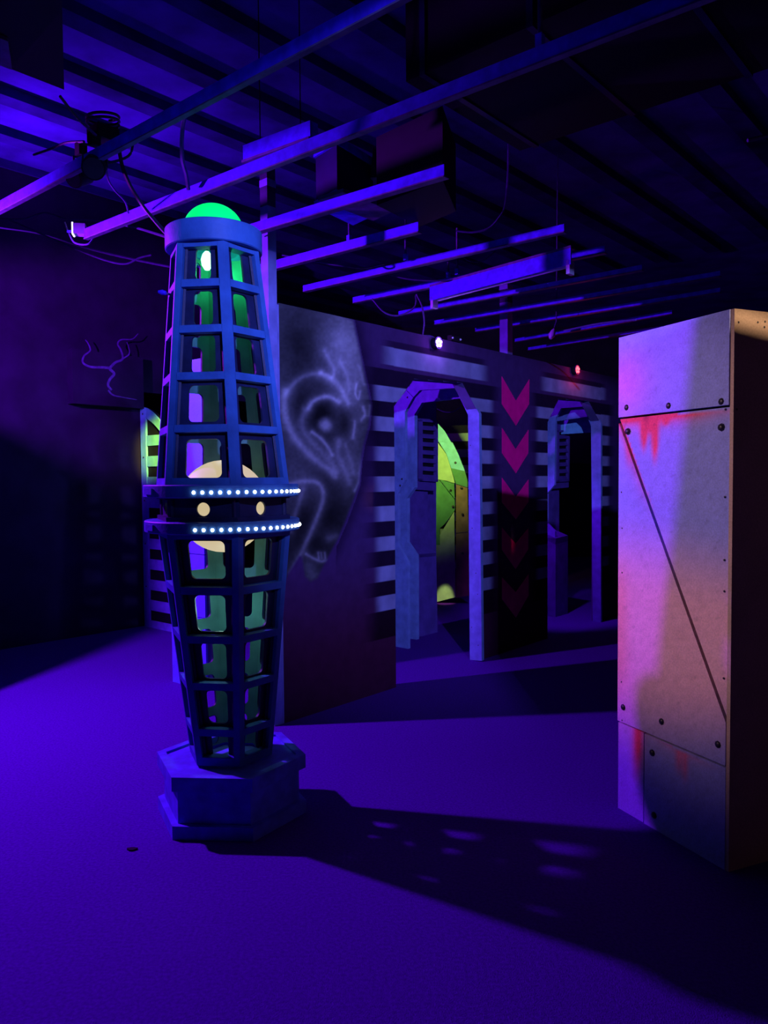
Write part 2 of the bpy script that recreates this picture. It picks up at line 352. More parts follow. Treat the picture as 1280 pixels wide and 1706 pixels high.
    # --- painted trompe l'oeil bands beside the two doorways
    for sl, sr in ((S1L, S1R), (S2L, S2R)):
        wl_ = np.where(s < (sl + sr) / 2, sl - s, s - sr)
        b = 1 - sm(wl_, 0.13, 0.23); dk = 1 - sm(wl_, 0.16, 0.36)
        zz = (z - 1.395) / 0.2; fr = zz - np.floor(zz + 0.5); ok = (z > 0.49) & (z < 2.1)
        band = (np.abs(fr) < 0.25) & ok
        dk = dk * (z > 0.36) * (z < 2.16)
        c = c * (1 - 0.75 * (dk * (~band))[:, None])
        bc = np.array([0.24, 0.25, 0.46])[None] * (0.8 + 0.3 * vnoise(s * 100, z * 100, 9, 8))[:, None]
        k_ = (band * b)[:, None]; c = c * (1 - k_) + bc * k_
        mid = (sl + sr) / 2; half = (sr - sl) / 2
        e = 1 - sm(np.abs(s - mid), half - 0.02, half + 0.16)
        hb = ((z > 2.19) & (z < 2.31)) * e
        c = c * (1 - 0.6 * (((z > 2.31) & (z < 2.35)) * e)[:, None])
        c = c * (1 - hb[:, None]) + bc * hb[:, None]
    return np.clip(c, 0, 1)
def painted(name, s0, s1, step=0.0075):
    ns = max(2, int(round((s1 - s0) / step)) + 1); nz = int(H / step) + 1
    ss = np.linspace(s0, s1, ns); zs = np.linspace(0.0, H, nz)
    sg, zg = np.meshgrid(ss, zs); sg = sg.ravel(); zg = zg.ravel()
    P = W0[None] + sg[:, None] * U + zg[:, None] * UP + N[None] * 0.0015
    i = np.arange(nz - 1)[:, None] * ns + np.arange(ns - 1)[None]; i = i.ravel()
    q = np.stack([i, i + 1, i + ns + 1, i + ns], 1)
    cs = sg[q].mean(1); cz = zg[q].mean(1); keep = ~(inside(cs, cz, o1) | inside(cs, cz, o2)); q = q[keep]
    used = np.unique(q); rem = np.full(len(P), -1); rem[used] = np.arange(len(used)); q = rem[q]
    P = P[used]; colr = paint(sg[used], zg[used])
    me = bpy.data.meshes.new(name); me.vertices.add(len(P)); me.vertices.foreach_set('co', P.ravel())
    me.loops.add(q.size); me.loops.foreach_set('vertex_index', q.ravel().astype(np.int32))
    me.polygons.add(len(q)); me.polygons.foreach_set('loop_start', (np.arange(len(q)) * 4).astype(np.int32))
    me.update(calc_edges=True)
    at = me.color_attributes.new('Col', 'FLOAT_COLOR', 'POINT'); at.data.foreach_set('color', np.concatenate([colr, np.ones((len(P), 1))], 1).ravel())
    me.materials.append(M['mural']); o = bpy.data.objects.new(name, me); COL.objects.link(o); o.parent = wall
    return o
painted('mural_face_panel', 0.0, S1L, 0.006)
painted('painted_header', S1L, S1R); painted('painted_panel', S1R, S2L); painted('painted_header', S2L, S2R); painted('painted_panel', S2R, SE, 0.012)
# five red arrows
for pts in [[(836.7, 627), (836.7, 673), (860, 709), (882, 673), (882.4, 632), (860, 668)],
            [(837, 713), (837, 755), (860, 788.5), (880.5, 755), (881, 716), (859.6, 748.5)],
            [(837, 796), (837, 837), (860, 865), (881, 836), (881, 799), (860, 828)],
            [(837, 879), (837, 916), (859.6, 948), (880.5, 915), (880.7, 880.5), (859.6, 906)],
            [(837, 962), (837, 998), (860, 1029), (881, 992), (881, 957), (860, 987)]]:
    o = obj('chevron', MB().prism([onp(x, y, W0 + N * 0.005, N) for x, y in pts], -N * 0.005), M['chevron'], wall)

# rivets, shared meshes
def dome_mesh(name, r, h, m, n=8):
    mb = MB().lathe((0, 0, 0), [(r, 0), (r * 0.85, h * 0.6), (r * 0.45, h * 0.95)], n)
    me = bpy.data.meshes.new(name); me.from_pydata(mb.v, [], mb.f); me.materials.append(m)
    me.polygons.foreach_set('use_smooth', [True] * len(me.polygons)); return me
RIV = dome_mesh('rivet', 0.015, 0.012, M['rivet']); NAIL = dome_mesh('nail', 0.0045, 0.002, M['rivet'], 6); BOLT = dome_mesh('bolt', 0.009, 0.006, M['rivet'])
def stud(name, mesh, p, nrm, parent):
    q = Vector([float(c) for c in nrm]).to_track_quat('Z', 'Y').to_matrix().to_4x4()
    return put(name, mesh, parent, Matrix.Translation(Vector([float(c) for c in p])) @ q)

# ------------------------------------------------------------------ the two portal tunnels
def board(name, pts, p, n, th, m, parent):
    V = [onp(x, y, p, n) for x, y in pts]
    for v in V: v[2] = max(v[2], 0.0)
    return obj(name, MB().prism(V, n * th), m, parent)
D1 = thing('portal', 'pale octagonal portal frame with louver vent between the painted face and the red arrows', 'doorway', J1 + IN * 0.45, 'portals in the mural wall')
pf = J1 - U * 0.035                    # front frame stands just before the wall's end
for nm, pts in [('jamb', [(780, 691), (798.5, 689), (803, 1101), (783, 1101)]),
                ('brace', [(748, 626), (768, 630), (798.5, 689), (780, 691)]),
                ('header', [(686, 622), (748, 626), (757.5, 646.5), (700, 650)]),
                ('brace', [(686, 622), (700, 650), (689, 661.5), (677.5, 650)]),
                ('brace', [(677, 650.6), (688.6, 662), (675, 686), (650, 684)]),
                ('jamb', [(644, 684), (675, 686), (675, 800), (663.5, 822), (663.5, 908), (679, 936), (680, 1090), (644, 1090)])]:
    board(nm, pts, pf, U, 0.032, M['frame'], D1)
pi_ = J1 + U * 0.30
for nm, pts in [('inner_jamb', [(672, 690), (691, 690), (691, 812), (678.5, 830), (678.5, 903), (693.5, 925), (694, 1080), (681, 1080), (680, 938), (665, 905), (665, 823), (672, 805)]),
                ('inner_brace', [(668, 690), (691, 690), (703, 671), (696, 646)]),
                ('inner_header', [(696, 646), (703, 671), (806, 659), (812, 633)]),
                ('inner_jamb', [(803, 659.5), (812, 655), (813, 1120), (803, 1120)])]:
    board(nm, pts, pi_, U, 0.04, M['frame'], D1)
tw = J1 + IN * 0.98
board('side_wall', [(686, 630), (727, 640), (727, 818), (686, 815)], tw, N, -0.05, M['tunnel'], D1)
board('side_wall', [(672, 812), (727, 815), (727, 1058), (686, 1075)], tw + IN * 0.13, N, -0.05, M['tunnel'], D1)
board('console', [(679, 812), (713, 816), (713, 906), (679, 904)], tw + IN * 0.05, N, -0.08, M['tunnel'], D1)
a = [onp(x, y, tw + N * 0.05, N) for x, y in [(692, 924), (727, 921), (729.5, 1062), (692, 1080)]]
for v in a[2:]: v[2] = 0
obj('console', MB().prism(a, IN * 0.2), M['tunnel'], D1)
b_ = [a[0], a[1], onp(713, 905, tw + IN * 0.05, N), onp(679, 904, tw + IN * 0.05, N)]
obj('console_lid', MB().prism(b_, (0, 0, -0.03)), M['tunnel'], D1)
def louver(parent, c4, n, count):
    c4 = [np.array(c) for c in c4]; tl, tr, br, bl = c4
    lv = obj('louver_vent', MB().prism(c4, -n * 0.008), M['black'], parent)
    L = lambda s, t: (tl * (1 - s) + tr * s) * (1 - t) + (bl * (1 - s) + br * s) * t
    for q in ([(0, 0), (1, 0), (1, 0.035), (0, 0.035)], [(0, 0.965), (1, 0.965), (1, 1), (0, 1)], [(0, 0), (0.12, 0), (0.12, 1), (0, 1)], [(0.88, 0), (1, 0), (1, 1), (0.88, 1)]):
        obj('vent_frame', MB().prism([L(*w_) for w_ in q], n * 0.028), M['tunnel'], lv)
    for i in range(count):
        t0 = 0.035 + (i + 0.45) / count * 0.93; t1 = 0.035 + (i + 1.0) / count * 0.93
        p0, p1, p2, p3 = L(0.12, t0), L(0.88, t0), L(0.88, t1) + n * 0.025, L(0.12, t1) + n * 0.025
        obj('slat', MB().prism([p0, p1, p2, p3], n * 0.006), M['tunnel'], lv)
louver(D1, [onp(x, y, tw + N * 0.005, N) for x, y in [(697, 699), (726, 701), (726, 803), (697, 801)]], N, 7)
for x, y in [(679, 662), (670, 798), (667, 809)]: stud('bolt', BOLT, onp(x, y, pf, U), -U, D1)
for x, y in [(784, 742), (785, 825), (787, 880), (793, 955), (796, 990), (786, 1045), (797, 1075)]: stud('nail', NAIL, onp(x, y, pf, U), -U, D1)

D2 = thing('portal', 'shaded grey octagonal portal frame with lit console, right of the red arrows', 'doorway', J2 + IN * 0.3, 'portals in the mural wall')
pf = J2 - U * 0.035
for nm, pts in [('jamb', [(985, 710), (1001.5, 705), (1001.5, 1060), (988, 1060)]),
                ('brace', [(964, 655), (982, 662), (1001.5, 705), (985, 710)]),
                ('header', [(926, 652), (964, 655), (976, 677), (935, 680)]),
                ('brace', [(926, 652), (935, 680), (926, 697), (905, 702)]),
                ('jamb', [(905, 702), (926, 697), (924, 808), (912, 822), (912, 872), (925, 885), (926, 1080), (905, 1080)])]:
    board(nm, pts, pf, U, 0.032, M['frame'], D2)
board('inner_header', [(926, 683), (976, 678), (981, 694), (926, 702)], J2 + U * 0.12, U, 0.03, M['frame'], D2)
board('lit_beam', [(926, 700), (990, 692), (992, 720), (926, 724)], J2 + U * 0.35, U, 0.05, M['pale'], D2)
t2 = J2 + IN * 0.62 + U * 0.2
board('side_wall', [(915, 690), (948, 690), (948, 812), (915, 815)], t2, N, -0.05, M['tunnel'], D2)
board('side_wall', [(905, 812), (932, 812), (932, 1040), (905, 1045)], t2 + IN * 0.08, N, -0.05, M['tunnel'], D2)
louver(D2, [onp(x, y, t2 + N * 0.005, N) for x, y in [(926, 717), (946, 716), (945, 802), (926, 803)]], N, 7)
a = [onp(x, y, t2 + N * 0.16, N) for x, y in [(926, 897), (946.5, 892), (947, 1020), (928, 1020)]]
for v in a[2:]: v[2] = 0
a[3][:2] = a[0][:2]; a[2][:2] = a[1][:2]
obj('console', MB().prism(a, IN * 0.2), M['tunnel'], D2)
lid = [a[0], a[1], a[1] + IN * 0.2 + UP * 0.07, a[0] + IN * 0.2 + UP * 0.07]
obj('console_lid', MB().prism(lid, (0, 0, -0.06)), M['tunnel'], D2)

# ------------------------------------------------------------------ posts
def post(name, cx, w_, z0, z1, label, lit_from):
    t = thing(name, label, 'post', (cx[0], cx[1], z0))
    c = np.array([cx[0], cx[1], 0]);
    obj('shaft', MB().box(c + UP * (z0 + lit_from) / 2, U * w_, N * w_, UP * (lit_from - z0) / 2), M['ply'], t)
    obj('unlit_top', MB().box(c + UP * (z1 + lit_from) / 2, U * w_, N * w_, UP * (z1 - lit_from) / 2), M['timberunlit'], t)
    obj('brace_strap', MB().box(c + UP * (lit_from + 0.13), U * (w_ + 0.002), N * (w_ + 0.002), UP * 0.02), M['ply'], t)
    return t
pc = wp(-0.012 - 0.032, 0, 0.032)
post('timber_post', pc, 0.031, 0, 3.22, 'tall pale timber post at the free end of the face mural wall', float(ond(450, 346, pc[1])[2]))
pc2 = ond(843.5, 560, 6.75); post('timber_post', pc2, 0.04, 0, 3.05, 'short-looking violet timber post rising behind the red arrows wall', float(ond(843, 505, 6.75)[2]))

# ------------------------------------------------------------------ riveted blocks
def plate_grid(name, poly, p, n, u_, off, colf, parent, step=0.012, th=0.012):
    """flat plate: outline given as (a, z) in the plane; front face gridded so that the paint can vary, sides closed"""
    P3 = lambda a_, z_, h: p + u_ * a_ + UP * z_ + n * h
    mb = MB().prism([P3(a_, z_, 0.0) for a_, z_ in poly], n * (off + th))
    bm = bmesh.new()
    vs = [bm.verts.new(v) for v in mb.v]
    for f in mb.f: bm.faces.new([vs[i] for i in f])
    a0 = min(q[0] for q in poly); a1 = max(q[0] for q in poly); z0 = min(q[1] for q in poly); z1 = max(q[1] for q in poly)
    for k_ in np.arange(a0 + step, a1, step):
        bmesh.ops.bisect_plane(bm, geom=bm.verts[:] + bm.edges[:] + bm.faces[:], plane_co=P3(k_, 0, 0), plane_no=u_)
    for k_ in np.arange(z0 + step, z1, step):
        bmesh.ops.bisect_plane(bm, geom=bm.verts[:] + bm.edges[:] + bm.faces[:], plane_co=(0, 0, p[2] + k_), plane_no=(0, 0, 1))
    bmesh.ops.recalc_face_normals(bm, faces=bm.faces[:])
    me = bpy.data.meshes.new(name); off_ = origin(parent)
    co = np.array([v.co[:] for v in bm.verts])
    for v in bm.verts: v.co -= off_
    bm.to_mesh(me); bm.free()
    aa = (co - p[None]) @ u_; zz = co[:, 2] - p[2]
    c = colf(aa, zz); at = me.color_attributes.new('Col', 'FLOAT_COLOR', 'POINT'); at.data.foreach_set('color', np.concatenate([c, np.ones((len(c), 1))], 1).ravel())
    me.materials.append(M['plate']); o = bpy.data.objects.new(name, me); COL.objects.link(o); o.parent = parent; return o
C1 = onz(1213, 1448); C0 = onz(1034, 1345)
ul = C0 - C1; WB = float(np.linalg.norm(ul)); ul /= WB; nl = np.array([-ul[1], ul[0], 0]);
if np.dot(nl, -C1) < 0: nl = -nl
ur = -nl                                                   # the right face runs away from the corner, square to the left one
nr = -ul
BH = 2.01
blk = thing('riveted_block', 'tall block clad in rust-streaked riveted plates in the right foreground', 'partition', (C1 + C0) / 2 + ur * 0.3)
obj('core', MB().prism([C1 - nl * 0.001 - nr * 0.001, C0 - nl * 0.001 + nr * 0, C0 + ur * 0.9, C1 + ur * 0.9 - nr * 0.001], UP * (BH - 0.004)), M['black'], blk)
def az(x, y, off=0.012):
    q = onp(x, y, C1 + nl * off, nl); return (float(np.dot(q - C1, ul)), float(q[2]))
def lerp3(t, A, B): return np.array(A)[None] * (1 - t[:, None]) + np.array(B)[None] * t[:, None]
def plate_paint(a_, z_):
    P = C1[None] + a_[:, None] * ul + z_[:, None] * UP + nl * 0.012
    px, py = project(P)
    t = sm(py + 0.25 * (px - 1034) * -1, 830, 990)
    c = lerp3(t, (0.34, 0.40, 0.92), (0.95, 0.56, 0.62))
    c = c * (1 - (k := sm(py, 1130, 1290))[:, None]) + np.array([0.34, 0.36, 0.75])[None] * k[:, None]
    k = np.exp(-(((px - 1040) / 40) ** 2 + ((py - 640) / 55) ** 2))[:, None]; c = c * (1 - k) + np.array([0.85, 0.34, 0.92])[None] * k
    def streak(d, amt, col=(1.0, 0.10, 0.11)):
        nonlocal c; d = np.clip(d * amt, 0, 1)[:, None]; c = c * (1 - d) + np.array(col)[None] * d
    below = py > (697 - (px - 1035) * 0.092)
    seam = 697 - (px - 1035) * 0.092
    streak(below * np.exp(-np.clip(py - seam - 4, 0, 99) / 9) * (1 - 0.75 * sm(px, 1120, 1215)), 1.3)
    for x0, ln, w_ in ((1074, 58, 8), (1092, 78, 8), (1084, 32, 12), (1110, 20, 10)):
        streak(below * np.exp(-((px - x0) / (w_ * (1 - 0.5 * np.clip((py - seam) / ln, 0, 1)))) ** 2) * (1 - sm(py - seam, ln * 0.55, ln * 1.2)), 1.4)
    dl = 1037 + (py - 700) * 0.35                            # left of the diagonal seam
    lf = (px < dl) & below
    streak(lf * np.exp(-(np.clip(dl - px, 0, 99) / 8)) * (1 - sm(py, 740, 880)), 1.0)
    streak(lf * np.exp(-((px - 1050) / 5) ** 2) * (1 - sm(py, 740, 790)), 0.7)
    low = py > 1203 + (px - 1035) * 0.457
    streak(low * np.exp(-((px - 1064) / 9) ** 2) * (1 - sm(py, 1235, 1320)), 1.1)
    streak(low * (px > 1075) * np.exp(-((px - 1133) / 6) ** 2) * (1 - sm(py, 1262, 1300)), 0.6)
    streak(low * (px > 1075) * np.exp(-((px - 1143) / 5) ** 2) * (1 - sm(py, 1275, 1315)), 0.6)
    streak(low * (px > 1075) * np.exp(-np.clip(py - (1203 + (px - 1035) * 0.457), 0, 99) / 7) * np.exp(-((px - 1140) / 40) ** 2), 0.5)
    # grime under the top seam and scratches
    gr = np.exp(-((px - 1078) / 5) ** 2) * below * np.exp(-np.clip(py - seam, 0, 99) / 9); c = c * (1 - 0.6 * gr[:, None])
    k = np.exp(-((px - 1034) / 16) ** 2) * sm(py, 900, 1000) * (1 - sm(py, 1090, 1190)); streak(k, 0.55, (1.0, 0.36, 0.22))
    fl = (vnoise(px, py, 4.0, 51) > 0.88) * (vnoise(px, py, 14, 52) > 0.5); c = c * (1 - 0.16 * fl[:, None])
    c *= (0.92 + 0.16 * vnoise(px, py, 7, 21))[:, None]
    return np.clip(c, 0, 1)
za = az(1035, 697)[1]; zb = az(1035, 1203)[1]; a_v = az(1074, 1290)[0]
d0 = (WB, za - 0.01); d1 = (az(1205, 1180)[0], az(1205, 1180)[1]); sl_ = (d1[1] - d0[1]) / (d1[0] - d0[0]); zc0 = d0[1] + sl_ * (0 - d0[0])
g = 0.004
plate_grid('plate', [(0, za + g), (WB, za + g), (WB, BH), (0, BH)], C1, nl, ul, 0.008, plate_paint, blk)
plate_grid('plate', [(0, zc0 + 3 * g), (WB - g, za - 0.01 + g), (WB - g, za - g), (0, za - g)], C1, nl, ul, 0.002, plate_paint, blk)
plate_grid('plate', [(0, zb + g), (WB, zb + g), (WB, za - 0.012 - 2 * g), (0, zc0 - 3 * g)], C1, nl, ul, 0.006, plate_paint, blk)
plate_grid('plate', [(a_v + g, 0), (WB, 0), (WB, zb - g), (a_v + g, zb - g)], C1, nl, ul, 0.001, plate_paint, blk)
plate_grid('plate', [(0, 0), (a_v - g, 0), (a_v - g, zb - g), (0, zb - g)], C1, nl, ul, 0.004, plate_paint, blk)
for x, y in [(1046, 679), (1116, 676), (1204, 669), (1047, 719), (1203, 712), (1040, 1178), (1104, 1202), (1198, 1240), (1088, 1254), (1091, 1358)]:
    stud('rivet', RIV, onp(x, y, C1 + nl * 0.014, nl), nl, blk)
for x, y in [(1038, 576), (1056, 570), (1180, 541), (1211, 538), (1037, 667), (1036, 820), (1037, 880), (1037, 954), (1209, 682), (1208, 828), (1207, 933), (1207, 985), (1036, 1136), (1037, 1200), (1206, 1130)]:
    stud('nail', NAIL, onp(x, y, C1 + nl * 0.017, nl), nl, blk)
side_paint = lambda a_, z_: np.array([0.55, 0.40, 0.30])[None] * (0.9 + 0.2 * vnoise(a_ * 100, z_ * 100, 6, 31))[:, None]
plate_grid('side_plate', [(0, 0), (0.9, 0), (0.9, BH), (0, BH)], C1 + nl * 0.014, nr, ur, 0.004, side_paint, blk, 0.05)
for x, y in [(1231, 537), (1263, 537), (1275, 536), (1228, 682), (1274, 545)]: stud('nail', NAIL, onp(x, y, C1 + nr * 0.016, nr), nr, blk)

# block behind the tower, hidden mostly by it
B0 = onz(291, 1135); WB2 = 0.40
blk2 = thing('riveted_block', 'violet-lit riveted block standing behind the tower, seen through its windows', 'partition', B0 + N * WB2 / 2 + U * 0.15)
obj('core', MB().prism([B0, B0 + N * WB2, B0 + N * WB2 + U * 0.08, B0 + U * 0.08], UP * 2.237), M['core'], blk2)
bp = lambda a_, z_: np.array([0.14, 0.40, 0.80])[None] * (0.9 + 0.2 * vnoise(a_ * 100, z_ * 100, 5, 41))[:, None]
for poly in [[(0, 1.75), (WB2, 1.28), (WB2, 2.24), (0, 2.24)], [(0, 1.245), (WB2, 1.245), (WB2, 1.275), (0, 1.745)], [(0, 0.93), (0.24, 0.93), (0.24, 1.24), (0, 1.24)], [(0.245, 0.93), (WB2, 0.93), (WB2, 1.24), (0.175, 1.24)],
             [(0, 0.5), (WB2, 0.5), (WB2, 0.62), (0, 0.925)], [(0, 0), (WB2, 0), (WB2, 0.495), (0, 0.495)], [(0.004, 0.92), (WB2, 0.62), (WB2, 0.925), (0.006, 0.925)]]:
    plate_grid('plate', poly, B0, -U, N, 0.003, bp, blk2, 0.05)
for a_, z_ in [(0.04, 2.16), (0.27, 2.16), (0.04, 1.7), (0.27, 1.2), (0.12, 1.1), (0.25, 0.8), (0.05, 0.3), (0.26, 0.3)]: stud('rivet', RIV, B0 + N * a_ + UP * z_ - U * 0.014, -U, blk2)

# banded arch panel at the end of the left wall
AP = onz(244, 1043); AW = 0.75
arch = thing('banded_panel', 'arched pale panel with black bands lit lime at the end of the left wall', 'panel', AP + N * AW / 2)
def arch_z(a_): return 2.155 - 0.62 * (a_ / AW) ** 1.7
obj('backing', MB().prism([AP, AP + N * AW] + [AP + N * a_ + UP * (arch_z(a_) - 0.01) for a_ in np.linspace(AW, 0, 12)], U * 0.05), M['black'], arch)
obj('stile', MB().prism([AP, AP + N * 0.09, AP + N * 0.09 + UP * arch_z(0.09), AP + UP * arch_z(0)], -U * 0.02), M['pale'], arch)
obj('bottom_rail', MB().prism([AP + N * 0.09, AP + N * AW, AP + N * AW + UP * 0.07, AP + N * 0.09 + UP * 0.07], -U * 0.018), M['pale'], arch)
top = [(0.09, arch_z(0.09))] + [(a_, arch_z(a_)) for a_ in np.linspace(0.12, AW, 12)]
obj('arch_rail', MB().prism([AP + N * a_ + UP * z_ for a_, z_ in top] + [AP + N * a_ + UP * (z_ - 0.10) for a_, z_ in top[::-1]], -U * 0.018), M['pale'], arch)
for z_ in np.arange(0.17, 1.95, 0.2):
    a1 = AW
    while a1 > 0.2 and arch_z(a1) < z_ + 0.12: a1 -= 0.03
    obj('band', MB().prism([AP + N * 0.09 + UP * z_, AP + N * a1 + UP * z_, AP + N * a1 + UP * (z_ + 0.1), AP + N * 0.09 + UP * (z_ + 0.1)], -U * 0.012), M['pale'], arch)
for z_ in np.arange(0.4, 2.15, 0.42): stud('bolt', BOLT, AP + N * 0.045 + UP * z_ - U * 0.02, -U, arch)

# arched screen with lamplight and shadow shapes in its plate colours, banded wall behind
G0 = onz(722, 1004); gu = np.array([0.94, -0.34, 0]); gn = np.array([-0.34, -0.94, 0])
def gz(x, y, off=0.0):
    q = onp(x, y, G0 + gn * off, gn); return q
scr = thing('arched_screen', 'arched riveted screen in lime light and green shade seen through the left portal', 'screen', G0 + gu * 0.2)
def sb(nm, pts, m, off, th=0.02): 
    V = [gz(x, y, off) for x, y in pts]
    for v in V: v[2] = max(0.0, v[2])
    return obj(nm, MB().prism(V, -gn * th), m, scr)
sb('plate', [(722, 702), (727, 703), (741, 718), (752, 737), (725, 735), (722, 730)], M['pale'], 0.02)
sb('plate', [(731, 736), (754, 737), (764, 757), (775, 785), (752, 780), (744, 756)], M['pale'], 0.03)
sb('plate', [(752, 780.5), (775, 785.5), (779, 800), (779, 812), (760, 806)], M['greenshade'], 0.02)
sb('plate', [(722, 733), (730, 738), (744, 757), (752, 782), (758, 805), (740, 800), (722, 798)], M['lime'], 0.01)
sb('plate', [(722, 799), (732, 800), (758, 833), (758, 850), (742, 872), (733, 880), (733, 908), (722, 908)], M['greenshade'], 0.015)
sb('plate', [(733, 799), (757, 806), (758, 831)], M['greenshade'], 0.02)
sb('plate', [(722, 909), (757, 852), (759, 995), (722, 1010)], M['lime'], 0.01)
sb('plate', [(760, 807), (779, 813), (781, 886), (760, 888)], M['brownplate'], 0.015)
sb('plate', [(760, 889), (781, 887), (783, 992), (760, 996)], M['brownplate'], 0.01)
for x, y in [(759, 771), (751, 817), (755, 844), (769, 813), (771, 857), (771, 922)]: stud('rivet', RIV, gz(x, y, 0.03), gn, scr)
bw = thing('banded_wall', 'dim far wall with olive bands behind the arched screen', 'panel', G0 + gu * 0.45 - gn * 0.9)
bwp = G0 - gn * 0.9
V = [onp(x, 900, bwp, gn) for x in (700, 850)]
obj('backing', MB().prism([np.array([V[0][0], V[0][1], 0]), np.array([V[1][0], V[1][1], 0]), np.array([V[1][0], V[1][1], 2.1]), np.array([V[0][0], V[0][1], 2.1])], -gn * 0.06), M['black'], bw)
for z_ in np.arange(0.3, 2.0, 0.2):
    q0 = np.array([V[0][0], V[0][1], z_]); q1 = np.array([V[1][0], V[1][1], z_])
    obj('band', MB().prism([q0, q1, q1 + UP * 0.1, q0 + UP * 0.1], gn * 0.01), M['lime'], bw)

# ------------------------------------------------------------------ the tower
TC = np.array([-0.668, 3.262, 0.0]); LEAN = -0.0165
TA = radians(-7)
tower = thing('lantern_tower', 'blue hexagonal lattice tower with green dome and two rings of white lights', 'tower', TC)
def tc(z): return TC + np.array([LEAN * max(0, z - 0.25), 0, z])
def corner(k, r, z, da=0.0):
    a_ = TA + radians(60 * k - 30) + da; return tc(z) + np.array([sin(a_), -cos(a_), 0]) * r
def hexprism(r0, z0, r1, z1, a0=0.0):
    mb = MB(); v = [corner(k, r0, z0, a0) for k in range(6)] + [corner(k, r1, z1, a0) for k in range(6)]
    v0 = [np.array(p) for p in v]
    return mb.add(v0, [tuple(range(6)), tuple(range(11, 5, -1))] + [(k + 6, (k + 1) % 6 + 6, (k + 1) % 6, k) for k in range(6)])
PA = radians(3)
def hexring(name, ro, ri, z0, z1, m, parent):
    mb = MB()
    for k in range(6): mb.prism([corner(k, ro, z0, PA), corner(k + 1, ro, z0, PA), corner(k + 1, ri, z0, PA), corner(k, ri, z0, PA)], (0, 0, z1 - z0))
    return obj(name, mb, m, parent)
obj('plinth_skirt', hexprism(0.325, 0.0, 0.325, 0.055, PA), M['plinth'], tower)
obj('plinth_body', hexprism(0.295, 0.055, 0.295, 0.195, PA), M['plinth'], tower)
obj('plinth_cap', hexprism(0.325, 0.195, 0.325, 0.243, PA), M['plinth'], tower)
hexring('plinth_trim', 0.325, 0.285, 0.2432, 0.252, M['plinth'], tower)

def rrect(w_, h_, r, n=6):
    r = min(r, w_ * 0.49, h_ * 0.49); out = []
    for cx, cy, a0 in ((w_ / 2 - r, h_ / 2 - r, 0), (-w_ / 2 + r, h_ / 2 - r, 90), (-w_ / 2 + r, -h_ / 2 + r, 180), (w_ / 2 - r, -h_ / 2 + r, 270)):
        for i in range(n + 1): a_ = radians(a0 + 90 * i / n); out.append((cx + r * cos(a_), cy + r * sin(a_)))
    return out
def face_frame(k, r0, z0, r1, z1, inset):
    """a flat slanted hexagon face as point(w, t): t 0..1 from z0 to z1, w metres across from the centre line"""
    b0, b1 = corner(k, r0, z0), corner(k + 1, r0, z0); t0, t1 = corner(k, r1, z1), corner(k + 1, r1, z1)
    e = b1 - b0; e /= np.linalg.norm(e); cb = (b0 + b1) / 2; ct = (t0 + t1) / 2
    nn = np.cross(e, ct - cb); nn /= np.linalg.norm(nn)
    if np.dot(nn, cb - tc(z0)) < 0: nn = -nn
    wd = lambda t: np.linalg.norm(b1 - b0) * (1 - t) + np.linalg.norm(t1 - t0) * t
    return (lambda w_, t, h=0.0: cb * (1 - t) + ct * t + e * w_ + nn * (h - inset)), wd, nn, e, np.linalg.norm(ct - cb)
def holed_panel(name, fr, cells, parent, th=0.010):
    pt, wd, nn, e, Ls = fr; mb = MB()
    for t0, t1, hole in cells:      # hole: list of (w, h) metres around the cell centre
        n = len(hole); tm = (t0 + t1) / 2; outer = []
        for hx, hy in hole:
            # shoot from the centre to the cell edge
            W_ = wd(tm) / 2; Hh = (t1 - t0) * Ls / 2; sc = min(W_ / max(1e-6, abs(hx)), Hh / max(1e-6, abs(hy)))
            ox, oy = hx * sc, hy * sc; tt = tm + oy / Ls; outer.append((ox * wd(tt) / wd(tm), tt))
        # force true corners
        for sx, sy in ((1, 1), (-1, 1), (-1, -1), (1, -1)):
            tt = t1 if sy > 0 else t0; i = min(range(n), key=lambda q: (outer[q][0] - sx * wd(tt) / 2) ** 2 + ((outer[q][1] - tt) * Ls) ** 2); outer[i] = (sx * wd(tt) / 2, tt)
        A = [pt(w_, t) for w_, t in outer]; Bq = [pt(hx * wd(tm + hy / Ls) / wd(tm), tm + hy / Ls) for hx, hy in hole]
        A2 = [p - nn * th for p in A]; B2 = [p - nn * th for p in Bq]
        q = [(i, (i + 1) % n) for i in range(n)]
        mb.add(A + Bq, [(i, j, n + j, n + i) for i, j in q], 0)
        mb.add(A2 + B2, [(j, i, n + i, n + j) for i, j in q], 1)
        mb.add(Bq + B2, [(j, i, n + i, n + j) for i, j in q], 0)
        mb.add(A + A2, [(i, j, n + j, n + i) for i, j in q], 0)
    me_o = obj(name, mb, [M['towerdark'], M['towerin']], parent)
    return me_o
RB, RT, RM_ = 0.182, 0.190, 0.292
